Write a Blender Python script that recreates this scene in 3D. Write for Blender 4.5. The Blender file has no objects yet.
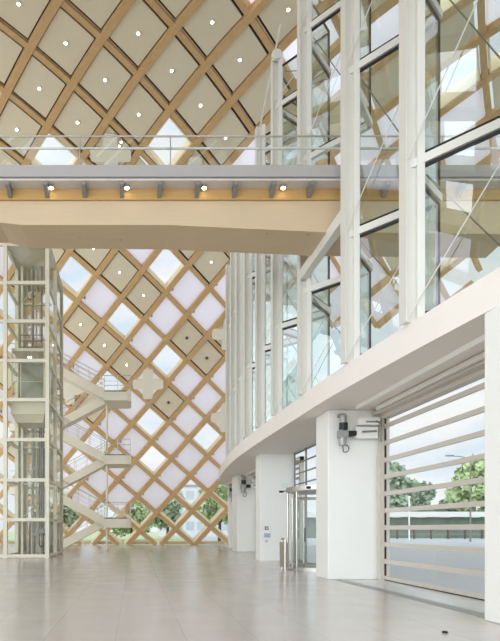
import bpy, math, random
from mathutils import Vector, Matrix
random.seed(7)
sc = bpy.context.scene
COL = sc.collection
# ------------------------------------------------------------------ camera
F = 550.0                      # focal length in pixels of a 500x641 frame
EYE = 1.4
cam_d = bpy.data.cameras.new('camera')
cam = bpy.data.objects.new('camera', cam_d)
COL.objects.link(cam)
cam.location = (0, 0, EYE)
cam.rotation_euler = (math.radians(90), 0, 0)
cam_d.sensor_fit = 'HORIZONTAL'
cam_d.sensor_width = 36
cam_d.lens = 36 * F / 500
cam_d.shift_x = (250 - 135) / 500
cam_d.shift_y = (529 - 320.5) / 500
cam_d.clip_end = 600
sc.camera = cam
# ------------------------------------------------------------------ world and exposure
sc.view_settings.view_transform = 'Standard'
sc.view_settings.look = 'None'
sc.view_settings.gamma = 1
sc.view_settings.use_curve_mapping = False
sc.view_settings.exposure = 0.0
sc.cycles.use_denoising = True
sc.cycles.max_bounces = 14
sc.cycles.diffuse_bounces = 7
sc.cycles.glossy_bounces = 5
sc.cycles.transmission_bounces = 8
sc.cycles.transparent_max_bounces = 32
sc.cycles.sample_clamp_indirect = 6
sc.cycles.caustics_reflective = False
sc.cycles.caustics_refractive = False


class NT:
    def __init__(self, tree):
        self.t = tree

    def n(self, typ, **kw):
        x = self.t.nodes.new(typ)
        for k, v in kw.items():
            setattr(x, k, v)
        return x

    def l(self, a, b):
        self.t.links.new(a, b)


def make_world():
    w = bpy.data.worlds.new('sky')
    sc.world = w
    w.use_nodes = True
    t = NT(w.node_tree)
    w.node_tree.nodes.clear()
    out = t.n('ShaderNodeOutputWorld')
    bg = t.n('ShaderNodeBackground')
    tc = t.n('ShaderNodeTexCoord')
    sep = t.n('ShaderNodeSeparateXYZ')
    t.l(tc.outputs['Generated'], sep.inputs[0])
    ramp = t.n('ShaderNodeValToRGB')
    ramp.color_ramp.elements[0].position = 0.0
    ramp.color_ramp.elements[0].color = (0.70, 0.84, 0.98, 1)
    ramp.color_ramp.elements[1].position = 0.75
    ramp.color_ramp.elements[1].color = (0.66, 0.80, 0.95, 1)
    t.l(sep.outputs[2], ramp.inputs[0])
    mp = t.n('ShaderNodeMapping')
    mp.inputs['Scale'].default_value = (1.6, 1.6, 4.2)
    t.l(tc.outputs['Generated'], mp.inputs[0])
    no = t.n('ShaderNodeTexNoise')
    no.inputs['Scale'].default_value = 2.3
    no.inputs['Detail'].default_value = 6
    no.inputs['Roughness'].default_value = 0.6
    t.l(mp.outputs[0], no.inputs[0])
    cr = t.n('ShaderNodeValToRGB')
    cr.color_ramp.elements[0].position = 0.36
    cr.color_ramp.elements[1].position = 0.62
    t.l(no.outputs[0], cr.inputs[0])
    mix = t.n('ShaderNodeMixRGB')
    mix.inputs[2].default_value = (1.0, 1.0, 1.0, 1)
    t.l(cr.outputs[0], mix.inputs[0])
    t.l(ramp.outputs[0], mix.inputs[1])
    # unseen glow added above and below the horizon, behind-left of camera, to light the hall
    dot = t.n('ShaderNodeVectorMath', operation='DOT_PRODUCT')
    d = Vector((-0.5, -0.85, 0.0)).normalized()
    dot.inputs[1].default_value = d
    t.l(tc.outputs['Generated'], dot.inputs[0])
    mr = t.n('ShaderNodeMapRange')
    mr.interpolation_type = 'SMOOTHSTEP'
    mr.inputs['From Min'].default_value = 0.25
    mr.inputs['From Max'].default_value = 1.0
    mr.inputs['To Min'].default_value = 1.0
    mr.inputs['To Max'].default_value = REAR_FILL_GLOW
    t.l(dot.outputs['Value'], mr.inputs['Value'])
    t.l(mix.outputs[0], bg.inputs['Color'])
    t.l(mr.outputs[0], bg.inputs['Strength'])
    t.l(bg.outputs[0], out.inputs[0])


REAR_FILL_GLOW = 4.2
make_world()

# ------------------------------------------------------------------ materials
MATS = {}


def srgb(r, g, b):
    def c(x):
        x /= 255
        return x / 12.92 if x <= .04045 else ((x + .055) / 1.055) ** 2.4
    return (c(r), c(g), c(b), 1)


def mat(name, col, rough=0.5, metal=0.0, noise=0.06, nscale=3.0, spec=0.5):
    if name in MATS:
        return MATS[name]
    m = bpy.data.materials.new(name)
    m.use_nodes = True
    t = NT(m.node_tree)
    b = m.node_tree.nodes['Principled BSDF']
    b.inputs['Roughness'].default_value = rough
    b.inputs['Metallic'].default_value = metal
    b.inputs['Specular IOR Level'].default_value = spec
    tc = t.n('ShaderNodeTexCoord')
    no = t.n('ShaderNodeTexNoise')
    no.inputs['Scale'].default_value = nscale
    no.inputs['Detail'].default_value = 4
    t.l(tc.outputs['Object'], no.inputs[0])
    mx = t.n('ShaderNodeMixRGB')
    mx.inputs[1].default_value = tuple(c * (1 - noise) for c in col[:3]) + (1,)
    mx.inputs[2].default_value = tuple(min(1, c * (1 + noise)) for c in col[:3]) + (1,)
    t.l(no.outputs[0], mx.inputs[0])
    t.l(mx.outputs[0], b.inputs['Base Color'])
    MATS[name] = m
    return m


def wood_mat(name, c1, c2, scale=(1, 1, 1), knots=False, rough=0.55):
    m = bpy.data.materials.new(name)
    m.use_nodes = True
    t = NT(m.node_tree)
    b = m.node_tree.nodes['Principled BSDF']
    b.inputs['Roughness'].default_value = rough
    b.inputs['Specular IOR Level'].default_value = 0.3
    tc = t.n('ShaderNodeTexCoord')
    mp = t.n('ShaderNodeMapping')
    mp.inputs['Scale'].default_value = scale
    t.l(tc.outputs['Object'], mp.inputs[0])
    no = t.n('ShaderNodeTexNoise')
    no.inputs['Scale'].default_value = 3
    no.inputs['Detail'].default_value = 6
    no.inputs['Distortion'].default_value = 0.4
    t.l(mp.outputs[0], no.inputs[0])
    mx = t.n('ShaderNodeMixRGB')
    mx.inputs[1].default_value = c1
    mx.inputs[2].default_value = c2
    t.l(no.outputs[0], mx.inputs[0])
    last = mx.outputs[0]
    if knots:
        vo = t.n('ShaderNodeTexVoronoi')
        vo.inputs['Scale'].default_value = 2.2
        t.l(tc.outputs['Object'], vo.inputs[0])
        cr = t.n('ShaderNodeValToRGB')
        cr.color_ramp.elements[0].position = 0.03
        cr.color_ramp.elements[0].color = (0.35, 0.22, 0.12, 1)
        cr.color_ramp.elements[1].position = 0.07
        cr.color_ramp.elements[1].color = (1, 1, 1, 1)
        t.l(vo.outputs['Distance'], cr.inputs[0])
        mu = t.n('ShaderNodeMixRGB', blend_type='MULTIPLY')
        mu.inputs[0].default_value = 0.7
        t.l(last, mu.inputs[1])
        t.l(cr.outputs[0], mu.inputs[2])
        last = mu.outputs[0]
    t.l(last, b.inputs['Base Color'])
    MATS[name] = m
    return m


def glass_mat(name, tint=(0.92, 0.96, 0.95), refl=0.06, rough=0.0, fres=1.45, boost=1.0):
    m = bpy.data.materials.new(name)
    m.use_nodes = True
    t = NT(m.node_tree)
    m.node_tree.nodes.clear()
    out = t.n('ShaderNodeOutputMaterial')
    tr = t.n('ShaderNodeBsdfTransparent')
    tr.inputs[0].default_value = tuple(tint) + (1,)
    gl = t.n('ShaderNodeBsdfGlossy')
    gl.inputs['Color'].default_value = (0.95, 0.97, 0.97, 1)
    gl.inputs['Roughness'].default_value = rough
    fr = t.n('ShaderNodeFresnel')
    fr.inputs[0].default_value = fres
    ma = t.n('ShaderNodeMath', operation='MULTIPLY_ADD')
    ma.inputs[1].default_value = boost
    ma.inputs[2].default_value = refl
    ma.use_clamp = True
    t.l(fr.outputs[0], ma.inputs[0])
    mx = t.n('ShaderNodeMixShader')
    # reflect on the face the light enters only; the rear face of the thin pane just passes it on
    ge = t.n('ShaderNodeNewGeometry')
    inv = t.n('ShaderNodeMath', operation='SUBTRACT')
    inv.inputs[0].default_value = 1.0
    t.l(ge.outputs['Backfacing'], inv.inputs[1])
    mu = t.n('ShaderNodeMath', operation='MULTIPLY')
    t.l(ma.outputs[0], mu.inputs[0])
    t.l(inv.outputs[0], mu.inputs[1])
    t.l(mu.outputs[0], mx.inputs[0])
    t.l(tr.outputs[0], mx.inputs[1])
    t.l(gl.outputs[0], mx.inputs[2])
    t.l(mx.outputs[0], out.inputs[0])
    MATS[name] = m
    return m


def translucent_mat(name, col, f=0.72):
    m = bpy.data.materials.new(name)
    m.use_nodes = True
    t = NT(m.node_tree)
    m.node_tree.nodes.clear()
    out = t.n('ShaderNodeOutputMaterial')
    tr = t.n('ShaderNodeBsdfTranslucent')
    tr.inputs[0].default_value = col
    df = t.n('ShaderNodeBsdfDiffuse')
    df.inputs[0].default_value = col
    mx = t.n('ShaderNodeMixShader')
    mx.inputs[0].default_value = f
    t.l(df.outputs[0], mx.inputs[1])
    t.l(tr.outputs[0], mx.inputs[2])
    t.l(mx.outputs[0], out.inputs[0])
    MATS[name] = m
    return m


def emit_mat(name, col, s):
    m = bpy.data.materials.new(name)
    m.use_nodes = True
    t = NT(m.node_tree)
    m.node_tree.nodes.clear()
    out = t.n('ShaderNodeOutputMaterial')
    e = t.n('ShaderNodeEmission')
    e.inputs[0].default_value = col
    e.inputs[1].default_value = s
    t.l(e.outputs[0], out.inputs[0])
    MATS[name] = m
    return m


def floor_mat():
    m = bpy.data.materials.new('polished_floor')
    m.use_nodes = True
    t = NT(m.node_tree)
    b = m.node_tree.nodes['Principled BSDF']
    b.inputs['Roughness'].default_value = 0.2
    b.inputs['Specular IOR Level'].default_value = 0.75
    tc = t.n('ShaderNodeTexCoord')
    mp = t.n('ShaderNodeMapping')
    mp.inputs['Rotation'].default_value = (0, 0, math.radians(90))
    mp.inputs['Location'].default_value = (0.3, 0.25, 0)
    t.l(tc.outputs['Object'], mp.inputs[0])
    br = t.n('ShaderNodeTexBrick')
    br.inputs['Scale'].default_value = 1.0
    br.inputs['Brick Width'].default_value = 1.8
    br.inputs['Row Height'].default_value = 0.9
    br.inputs['Mortar Size'].default_value = 0.004
    br.inputs['Mortar Smooth'].default_value = 0.3
    br.inputs['Color1'].default_value = srgb(196, 190, 182)
    br.inputs['Color2'].default_value = srgb(192, 186, 178)
    br.inputs['Mortar'].default_value = srgb(160, 155, 148)
    t.l(mp.outputs[0], br.inputs[0])
    no = t.n('ShaderNodeTexNoise')
    no.inputs['Scale'].default_value = 1.3
    no.inputs['Detail'].default_value = 5
    t.l(tc.outputs['Object'], no.inputs[0])
    mx = t.n('ShaderNodeMixRGB', blend_type='MULTIPLY')
    mx.inputs[0].default_value = 0.12
    t.l(br.outputs[0], mx.inputs[1])
    t.l(no.outputs[0], mx.inputs[2])
    t.l(mx.outputs[0], b.inputs['Base Color'])
    mr = t.n('ShaderNodeMapRange')
    mr.inputs['To Min'].default_value = 0.13
    mr.inputs['To Max'].default_value = 0.24
    t.l(no.outputs[0], mr.inputs[0])
    t.l(mr.outputs[0], b.inputs['Roughness'])
    MATS['floor'] = m
    return m


white = mat('white_paint', srgb(238, 237, 231), 0.55, noise=0.02)
warm = mat('warm_white_paint', srgb(240, 233, 224), 0.6, noise=0.02)
pale_steel = mat('painted_steel', srgb(222, 220, 211), 0.4, noise=0.02)
stair_paint = mat('stair_paint', srgb(232, 225, 205), 0.5, noise=0.03)
shaft_paint = mat('shaft_paint', srgb(214, 209, 190), 0.45, noise=0.03)
timber = wood_mat('glulam_timber', srgb(211, 177, 129), srgb(186, 151, 104), (1, 1, 1))
ochre = wood_mat('ochre_glulam', srgb(198, 162, 106), srgb(176, 138, 84), (0.5, 6, 18))
pale_wood = wood_mat('pale_spruce', srgb(206, 186, 156), srgb(194, 172, 140), (0.4, 5, 14), knots=True)
cream = wood_mat('cream_frame_timber', srgb(244, 230, 200), srgb(230, 212, 176), (2, 2, 2))
beige = mat('beige_acoustic_panel', srgb(218, 206, 179), 0.85, noise=0.03, nscale=30)
crossm = mat('cross_panel_white', srgb(230, 223, 204), 0.8, noise=0.02)
dark = mat('gasket_and_gap_shade', srgb(28, 28, 27), 0.6)
grey = mat('deck_grey', srgb(168, 165, 162), 0.5, metal=0.0, noise=0.03)
bracket_grey = mat('bracket_grey', srgb(134, 132, 126), 0.45, metal=0.3)
steel = mat('brushed_steel', srgb(196, 190, 180), 0.3, metal=0.9, noise=0.03)
motor_grey = mat('motor_grey', srgb(160, 160, 156), 0.4, metal=0.4)
black = mat('black_plastic', srgb(30, 30, 32), 0.5)
door_bar = mat('door_bar_paint', srgb(206, 198, 186), 0.45, noise=0.02)
fine_glass = glass_mat('clear_glass', (0.97, 0.985, 0.98), 0.02, boost=0.6)
facade_glass = glass_mat('facade_glass', (0.88, 0.925, 0.905), 0.12, boost=1.2)
shaft_glass = glass_mat('shaft_glass', (0.95, 0.955, 0.93), 0.0, boost=0.5)
door_glass = glass_mat('door_glass', (0.98, 0.99, 0.988), 0.01, boost=0.35)
roof_glass = glass_mat('roof_glass', (0.985, 0.99, 0.995), 0.01, boost=0.4)
lilac = translucent_mat('lilac_membrane', (0.92, 0.845, 0.90, 1), 0.82)
lamp = emit_mat('lamp_glow', (1.0, 0.86, 0.62, 1), 16)
floor_m = floor_mat()


# ------------------------------------------------------------------ mesh helpers
class MB:
    def __init__(self):
        self.v = []
        self.f = []
        self.sm = []

    def add(self, vs, fs, smooth=False):
        o = len(self.v)
        self.v += [tuple(x) for x in vs]
        self.f += [tuple(i + o for i in f) for f in fs]
        self.sm += [smooth] * len(fs)
        return self

    def box(self, x0, x1, y0, y1, z0, z1):
        vs = [(x, y, z) for z in (z0, z1) for y in (y0, y1) for x in (x0, x1)]
        return self.add(vs, [(0, 2, 3, 1), (4, 5, 7, 6), (0, 1, 5, 4), (2, 6, 7, 3), (0, 4, 6, 2), (1, 3, 7, 5)])

    def hexa(self, b, t):
        """b, t: two rings of n points each"""
        n = len(b)
        fs = [tuple(range(n))[::-1], tuple(range(n, 2 * n))]
        for i in range(n):
            j = (i + 1) % n
            fs.append((i, j, n + j, n + i))
        return self.add(list(b) + list(t), fs)

    def bar(self, p, q, w, h, up=(0, 0, 1)):
        p, q = Vector(p), Vector(q)
        d = (q - p).normalized()
        up = Vector(up)
        s = d.cross(up)
        if s.length < 1e-4:
            s = d.cross(Vector((1, 0, 0)))
        s.normalize()
        u = s.cross(d).normalized()
        r = [(-w / 2, -h / 2), (w / 2, -h / 2), (w / 2, h / 2), (-w / 2, h / 2)]
        return self.hexa([p + s * a + u * b for a, b in r], [q + s * a + u * b for a, b in r])

    def tube(self, pts, r, n=8, smooth=True):
        pts = [Vector(p) for p in pts]
        rings = []
        for i, p in enumerate(pts):
            d = (pts[min(i + 1, len(pts) - 1)] - pts[max(i - 1, 0)]).normalized()
            a = Vector((0, 0, 1)) if abs(d.z) < .9 else Vector((1, 0, 0))
            s = d.cross(a).normalized()
            u = s.cross(d).normalized()
            rr = r[i] if isinstance(r, (list, tuple)) else r
            rings.append([p + (s * math.cos(k * 2 * math.pi / n) + u * math.sin(k * 2 * math.pi / n)) * rr for k in range(n)])
        vs = [v for ring in rings for v in ring]
        fs = []
        for i in range(len(pts) - 1):
            for k in range(n):
                k2 = (k + 1) % n
                fs.append((i * n + k, i * n + k2, (i + 1) * n + k2, (i + 1) * n + k))
        self.add(vs, fs, smooth)
        self.add(rings[0], [tuple(range(n))[::-1]])
        self.add(rings[-1], [tuple(range(n))])
        return self

    def prism(self, poly, z0, z1):
        return self.hexa([(x, y, z0) for x, y in poly], [(x, y, z1) for x, y in poly])

    def build(self, name, m, parent=None, **props):
        me = bpy.data.meshes.new(name)
        me.from_pydata(self.v, [], self.f)
        me.materials.append(m)
        for p, s in zip(me.polygons, self.sm):
            p.use_smooth = s
        import bmesh
        bm = bmesh.new()
        bm.from_mesh(me)
        bmesh.ops.recalc_face_normals(bm, faces=bm.faces)
        bm.to_mesh(me)
        bm.free()
        o = bpy.data.objects.new(name, me)
        COL.objects.link(o)
        if parent is not None:
            o.parent = parent
            pl = parent
            off = Vector((0, 0, 0))
            while pl is not None:
                off += pl.location
                pl = pl.parent
            if off.length > 0:
                me.transform(Matrix.Translation(-off))
        for k, v in props.items():
            o[k] = v
        return o


def thing(name, label, cat, loc=(0, 0, 0), group=None):
    o = bpy.data.objects.new(name, None)
    o.empty_display_size = 0.2
    COL.objects.link(o)
    o.location = loc
    o['label'] = label
    o['category'] = cat
    if group:
        o['group'] = group
    return o


def tag(o, label, cat, group=None):
    o['label'] = label
    o['category'] = cat
    if group:
        o['group'] = group
    return o


def recentre(o):
    """put the origin of a one-mesh object at the middle of its base"""
    me = o.data
    xs = [v.co for v in me.vertices]
    c = Vector(((min(p.x for p in xs) + max(p.x for p in xs)) / 2, (min(p.y for p in xs) + max(p.y for p in xs)) / 2, min(p.z for p in xs)))
    me.transform(Matrix.Translation(-c))
    o.location = c
    return o


# ------------------------------------------------------------------ floor and grounds (setting)
MB().box(-24, 7.0, -14, 48.6, -0.3, 0).build('floor', floor_m, kind='structure')
road = mat('asphalt', srgb(196, 200, 202), 0.75, noise=0.08, nscale=0.6)
lawn_m = mat('lawn_green', srgb(196, 206, 160), 0.9, noise=0.2, nscale=0.8)
MB().box(7.0, 260, -14, 300, -0.4, -0.02).build('road', road, kind='structure')
MB().box(-200, 7.0, 48.6, 300, -0.4, -0.05).build('lawn', lawn_m, kind='structure')
recess = mat('threshold_grey', srgb(140, 141, 140), 0.35, noise=0.03)
MB().box(5.5, 5.78, 8.55, 15.2, 0.001, 0.006).build('trim_1', recess, kind='structure')
MB().box(5.78, 6.75, 8.55, 15.2, 0.001, 0.004).build('trim_2', mat('entrance_screed', srgb(200, 202, 202), 0.2), kind='structure')

# ------------------------------------------------------------------ timber gridshell
CX = [0.698, 9.852, 8.674, -0.446, -0.589, 0.287, 0.241, -0.067, -0.372, 0.155]
CS = [18.698, -9.116, 10.795, 0.376, -0.804, 1.029, -0.073, 0.489, -0.32, 0.346]


def quad(a, b, c):
    a = (a - 2) / 6
    b = b / 6
    t = (1, a, b, a * a, a * b, b * b, a ** 3, a * a * b, a * b * b, b ** 3)
    return sum(x * y for x, y in zip(t, c))


def xs_of(a, b):
    t, s = a + b, b - a
    tc = min(max(t, -6.5), 8.5)
    s2 = min(max(s, -15.5), 8)
    a2, b2 = (tc - s2) / 2, (tc + s2) / 2
    x = quad(a2, b2, CX) + 1.6 * (t - tc)
    q = quad(a2, b2, CS) + 1.6 * (s - s2)
    return x, q


PROF = []


def make_prof():
    ds = 0.1
    y, z = 48.315, 0.0
    pts = [(0.0, y, z, 0.341)]
    s = 0.0
    while s < 70:
        s += ds
        if s < 36:
            ph = 0.341 + 0.031 * s / 10 + 0.084 * (s / 10) ** 2
        else:
            ph = 0.341 + 0.031 * 3.6 + 0.084 * 3.6 ** 2 + (s - 36) * 0.0385
        y -= math.sin(ph) * ds
        z += math.cos(ph) * ds
        pts.append((s, y, z, ph))
    PROF.extend(pts)


make_prof()


def surf(x, s, d=0.0):
    """point on the vault at across-hall x, arc length s from the far foot, d outward"""
    if s <= 0:
        y = 48.315 - s * math.sin(0.341)
        z = s * math.cos(0.341)
        ph = 0.341
    else:
        i = min(int(s / 0.1), len(PROF) - 2)
        f = s / 0.1 - i
        p, q = PROF[i], PROF[i + 1]
        y = p[1] + (q[1] - p[1]) * f
        z = p[2] + (q[2] - p[2]) * f
        ph = p[3] + (q[3] - p[3]) * f
    return Vector((x, y + d * math.cos(ph), z + d * math.sin(ph)))


def normal(s):
    i = min(max(int(s / 0.1), 0), len(PROF) - 1)
    ph = PROF[i][3]
    return Vector((0, math.cos(ph), math.sin(ph)))


XMIN, SMAX = -28.0, 65.5


def xmax(s):
    return 12.5 if s < 18 else 24.0


shell = thing('timber_gridshell', 'arched timber lattice roof with diamond panels springing from the far floor', 'roof lattice', (0, 48.3, 0))


def rib(fixed, along_b, w, d0, d1):
    runs, cur = [], []
    k = -56.0
    while k < 56:
        a, b = (fixed, k) if along_b else (k, fixed)
        x, s = xs_of(a, b)
        if XMIN < x < xmax(s) and -0.05 < s < SMAX:
            cur.append((x, s))
        else:
            if len(cur) > 3:
                runs.append(cur)
            cur = []
        k += 0.25
    for run in runs:
        # run each member down onto the floor
        for end in (0, -1):
            x, s = run[end]
            if 0.02 < s < 0.9:
                x2, s2 = run[1] if end == 0 else run[-2]
                f = (s + 0.02) / max(s2 - s, 1e-3)
                e = (x - (x2 - x) * f, -0.02)
                if end == 0:
                    run.insert(0, e)
                else:
                    run.append(e)
        vs = []
        for i, (x, s) in enumerate(run):
            p = surf(x, s)
            t = (surf(*run[min(i + 1, len(run) - 1)]) - surf(*run[max(i - 1, 0)])).normalized()
            n = normal(s)
            sd = t.cross(n).normalized()
            for (cw, cd) in ((-w / 2, d0), (w / 2, d0), (w / 2, d1), (-w / 2, d1)):
                vs.append(p + sd * cw + n * cd)
        m = MB()
        fs = []
        for i in range(len(run) - 1):
            for k4 in range(4):
                k5 = (k4 + 1) % 4
                fs.append((i * 4 + k4, i * 4 + k5, i * 4 + 4 + k5, i * 4 + 4 + k4))
        fs.append((0, 1, 2, 3))
        q = (len(run) - 1) * 4
        fs.append((q + 3, q + 2, q + 1, q))
        m.add(vs, fs)
        m.build('timber_rib', timber, shell)


for a in range(-40, 40):
    rib(a, True, 0.37, 0.0, 0.48)
for b in range(-36, 46):
    rib(b, False, 0.29, 0.04, 0.46)

TYPES = {(-3, 1): 'G', (-2, 2): 'XO', (-1, 3): 'G', (0, 4): 'O', (1, 4): 'L', (0, 5): 'P', (-2, 6): 'L', (0, 3): 'XO',
         (0, 1): 'L', (1, 1): 'G', (2, 2): 'O', (0, 0): 'O', (-1, -1): 'G', (-2, -1): 'P', (3, 2): 'L', (2, 1): 'L', (1, 0): 'O',
         (0, -1): 'L', (-1, -2): 'G', (4, 2): 'L', (3, 1): 'L', (2, 0): 'L', (1, -1): 'G', (0, -2): 'O', (4, 1): 'XO', (3, 0): 'D',
         (2, -1): 'L', (1, -2): 'O', (0, -3): 'L', (5, 1): 'L', (4, 0): 'D', (3, -1): 'G', (2, -2): 'O', (1, -3): 'L', (5, 0): 'L',
         (4, -1): 'L', (3, -2): 'XL', (2, -3): 'G', (1, -4): 'XO', (5, -1): 'L', (4, -2): 'D', (3, -3): 'L', (2, -4): 'P', (1, -5): 'L',
         (6, -1): 'XL', (5, -2): 'L', (4, -3): 'G', (3, -4): 'L', (2, -5): 'L', (6, -2): 'G', (5, -3): 'L', (4, -4): 'L', (3, -5): 'G',
         (7, -2): 'L', (6, -3): 'L', (5, -4): 'G', (4, -5): 'L', (3, -6): 'G', (7, -3): 'L', (6, -4): 'L', (5, -5): 'L', (4, -6): 'L',
         (8, -3): 'G', (7, -4): 'G', (6, -5): 'L', (5, -6): 'L', (4, -7): 'L', (-1, 0): 'O', (-1, 6): 'O'}
LIT_TOP = [(-5, 3), (-4, 3), (-3, 4), (-2, 5), (-1, 6), (-3, 3), (-4, 2), (-2, 4), (-1, 5), (-1, 4), (-2, 3), (-3, 2), (-4, 1), (0, 4), (-5, 2), (-4, 4), (-3, 5)]


def clip_floor(poly):
    """clip an (x, s) polygon at s >= 0.03"""
    out = []
    for i, p in enumerate(poly):
        q = poly[(i + 1) % len(poly)]
        pin, qin = p[1] >= 0.03, q[1] >= 0.03
        if pin:
            out.append(p)
        if pin != qin:
            f = (0.03 - p[1]) / (q[1] - p[1])
            out.append((p[0] + (q[0] - p[0]) * f, 0.03))
    return out


def cell_poly(a, b, ins):
    c = [(a + ins, b + ins), (a + 1 - ins, b + ins), (a + 1 - ins, b + 1 - ins), (a + ins, b + 1 - ins)]
    return clip_floor([xs_of(*q) for q in c])


def slab_on(m, poly, d0, d1):
    if len(poly) < 3:
        return m
    m.hexa([surf(x, s, d0) for x, s in poly], [surf(x, s, d1) for x, s in poly])
    return m


def patch_on(m, a, b, ins, d0, d1, N=4):
    """panel of even thickness that follows the curve of the vault"""
    def g(d):
        return [surf(*xs_of(a + ins + (1 - 2 * ins) * i / N, b + ins + (1 - 2 * ins) * j / N), d) for i in range(N + 1) for j in range(N + 1)]
    K = (N + 1) ** 2
    fs = []
    for i in range(N):
        for j in range(N):
            k = i * (N + 1) + j
            fs.append((k, k + 1, k + N + 2, k + N + 1))
    m.add(g(d0), fs, True)
    m.add(g(d1), fs, True)
    edge = [i * (N + 1) for i in range(N + 1)] + [N * (N + 1) + j for j in range(1, N + 1)] + [i * (N + 1) + N for i in range(N - 1, -1, -1)] + [j for j in range(N - 1, 0, -1)]
    lo, hi = g(d0), g(d1)
    n = len(edge)
    m.add([lo[e] for e in edge] + [hi[e] for e in edge], [(i, (i + 1) % n, n + (i + 1) % n, n + i) for i in range(n)])
    return m


def ring_on(m, outer, inner, d0, d1):
    n = len(outer)
    if n < 3 or len(inner) != n:
        return m
    vs = [surf(x, s, d0) for x, s in outer] + [surf(x, s, d0) for x, s in inner] + [surf(x, s, d1) for x, s in outer] + [surf(x, s, d1) for x, s in inner]
    fs = []
    for i in range(n):
        j = (i + 1) % n
        fs += [(i, j, n + j, n + i), (2 * n + i, 3 * n + i, 3 * n + j, 2 * n + j), (i, 2 * n + i, 2 * n + j, j), (n + i, n + j, 3 * n + j, 3 * n + i)]
    return m.add(vs, fs)


def cushion_on(m, a, b, ins, d):
    N = 5
    vs, fs = [], []
    for i in range(N + 1):
        for j in range(N + 1):
            u, v = i / N, j / N
            x, s = xs_of(a + ins + u * (1 - 2 * ins), b + ins + v * (1 - 2 * ins))
            bulge = 0.10 * (16 * u * (1 - u) * v * (1 - v))
            vs.append(surf(x, max(s, 0.03), d + bulge))
    for i in range(N):
        for j in range(N):
            k = i * (N + 1) + j
            fs.append((k, k + 1, k + N + 2, k + N + 1))
    return m.add(vs, fs, True)


def cross_on(m, a, b, d0, d1):
    x0, s0 = xs_of(a + .5, b + .5)
    L, W, R = 1.18, 0.40, 0.22
    arm = []
    for k in range(7):
        t = math.pi / 2 * k / 6
        arm.append((W - R + R * math.cos(math.pi / 2 - t) if False else W - R * (1 - math.cos(t)), L - R * (1 - math.sin(math.pi / 2 - 0) if False else 1) + R * math.sin(t)))
    # one quarter outline of the plus, then rotated four times
    q = [(W, W)] + [(W - R + R * math.cos(math.pi / 2 * k / 6), L - R + R * math.sin(math.pi / 2 * k / 6)) for k in range(7)]
    q += [(-W + R - R * math.sin(math.pi / 2 * k / 6), L - R + R * math.cos(math.pi / 2 * k / 6)) for k in range(7)]
    pts = []
    for r in range(4):
        ca, sa = math.cos(math.pi / 2 * r), math.sin(math.pi / 2 * r)
        pts += [(x * ca - y * sa, x * sa + y * ca) for x, y in q]
    ring0 = [surf(x0 + x, s0 + y, d0) for x, y in pts]
    ring1 = [surf(x0 + x, s0 + y, d1) for x, y in pts]
    return m.hexa(ring0, ring1)


def to_px(p):
    return 135 + F * p.x / p.y, 529 - F * (p.z - EYE) / p.y


lights = []
far_opaque, far_lilac, far_glass, far_frame = MB(), MB(), MB(), MB()
for a in range(-40, 40):
    for b in range(-36, 46):
        cs = [xs_of(a + i, b + j) for i in (0, 1) for j in (0, 1)]
        if not all(XMIN < c[0] < xmax(c[1]) and c[1] < SMAX for c in cs) or max(c[1] for c in cs) < 0.5:
            continue
        x, s = xs_of(a + .5, b + .5)
        p = surf(x, s)
        seen = False
        if p.y > 20:
            u, v = to_px(p)
            seen = -25 < u < 300 and -45 < v < 575 and not (183 < v < 232)
        ty = TYPES.get((a, b))
        if ty is None:
            r = random.random()
            if s < 7.5:
                ty = 'G'
            elif seen and v < 170:
                ty = 'O' if (a, b) in LIT_TOP else 'P'
            elif x > 7.5:
                ty = 'P' if r < .15 else ('L' if r < .75 else 'G')
            elif s > 44:
                ty = 'P' if r < .40 else ('L' if r < .75 else 'G')
            elif s > 24:
                ty = 'P' if r < .62 else ('L' if r < .8 else 'G')
            else:
                ty = 'P' if r < .25 else ('L' if r < .75 else 'G')
        op, li, gl = ty[-1] in 'OPD', ty[-1] == 'L', ty == 'G'
        if op:
            m = MB() if seen else far_opaque
            if seen:
                patch_on(m, a, b, .104, .12, .19)
            else:
                slab_on(m, cell_poly(a, b, .104), .12, .19)
            if seen:
                o = m.build('opaque_panel', beige, shell)
                g = ring_on(MB(), cell_poly(a, b, .06), cell_poly(a, b, .125), .21, .24)
                if g.v:
                    g.build('shadow_gap', dark, o)  # dark ring stands in for the shade in the gap round the panel
        if li:
            m = MB() if seen else far_lilac
            cushion_on(m, a, b, .07, .34)
            if seen:
                o = m.build('membrane_panel', lilac, shell)
                e0 = xs_of(a + .14, b + .2)
                k = MB()
                k.box(-.05, .05, -.05, .05, -.06, .14)
                k.v = [tuple(surf(e0[0], max(e0[1], .1), .30) + Vector(t)) for t in k.v]
                k.build('air_valve', motor_grey, o)
        if gl:
            m = MB() if seen else far_glass
            fr = MB() if seen else far_frame
            ring_on(fr, cell_poly(a, b, .075), cell_poly(a, b, .105), .08, .86)
            if a + b >= -40:
                slab_on(m, cell_poly(a, b, .08), .80, .815)
            if seen and fr.v:
                o = fr.build('skylight_frame', cream, shell)
                m.build('glass_pane', roof_glass, o)
        if ty[0] == 'X':
            if seen:
                cross_on(MB(), a, b, -0.02, 0.1).build('cross_panel', crossm, shell)
        if ty in ('O', 'D') and seen:
            lights.append((a, b, x, s, ty))
for m, n, mm in ((far_opaque, 'outlying_opaque_panels', beige), (far_lilac, 'outlying_membrane_panels', lilac), (far_glass, 'outlying_glass_panes', roof_glass), (far_frame, 'outlying_skylight_frames', cream)):
    m.build(n, mm, shell, kind='stuff')


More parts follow.
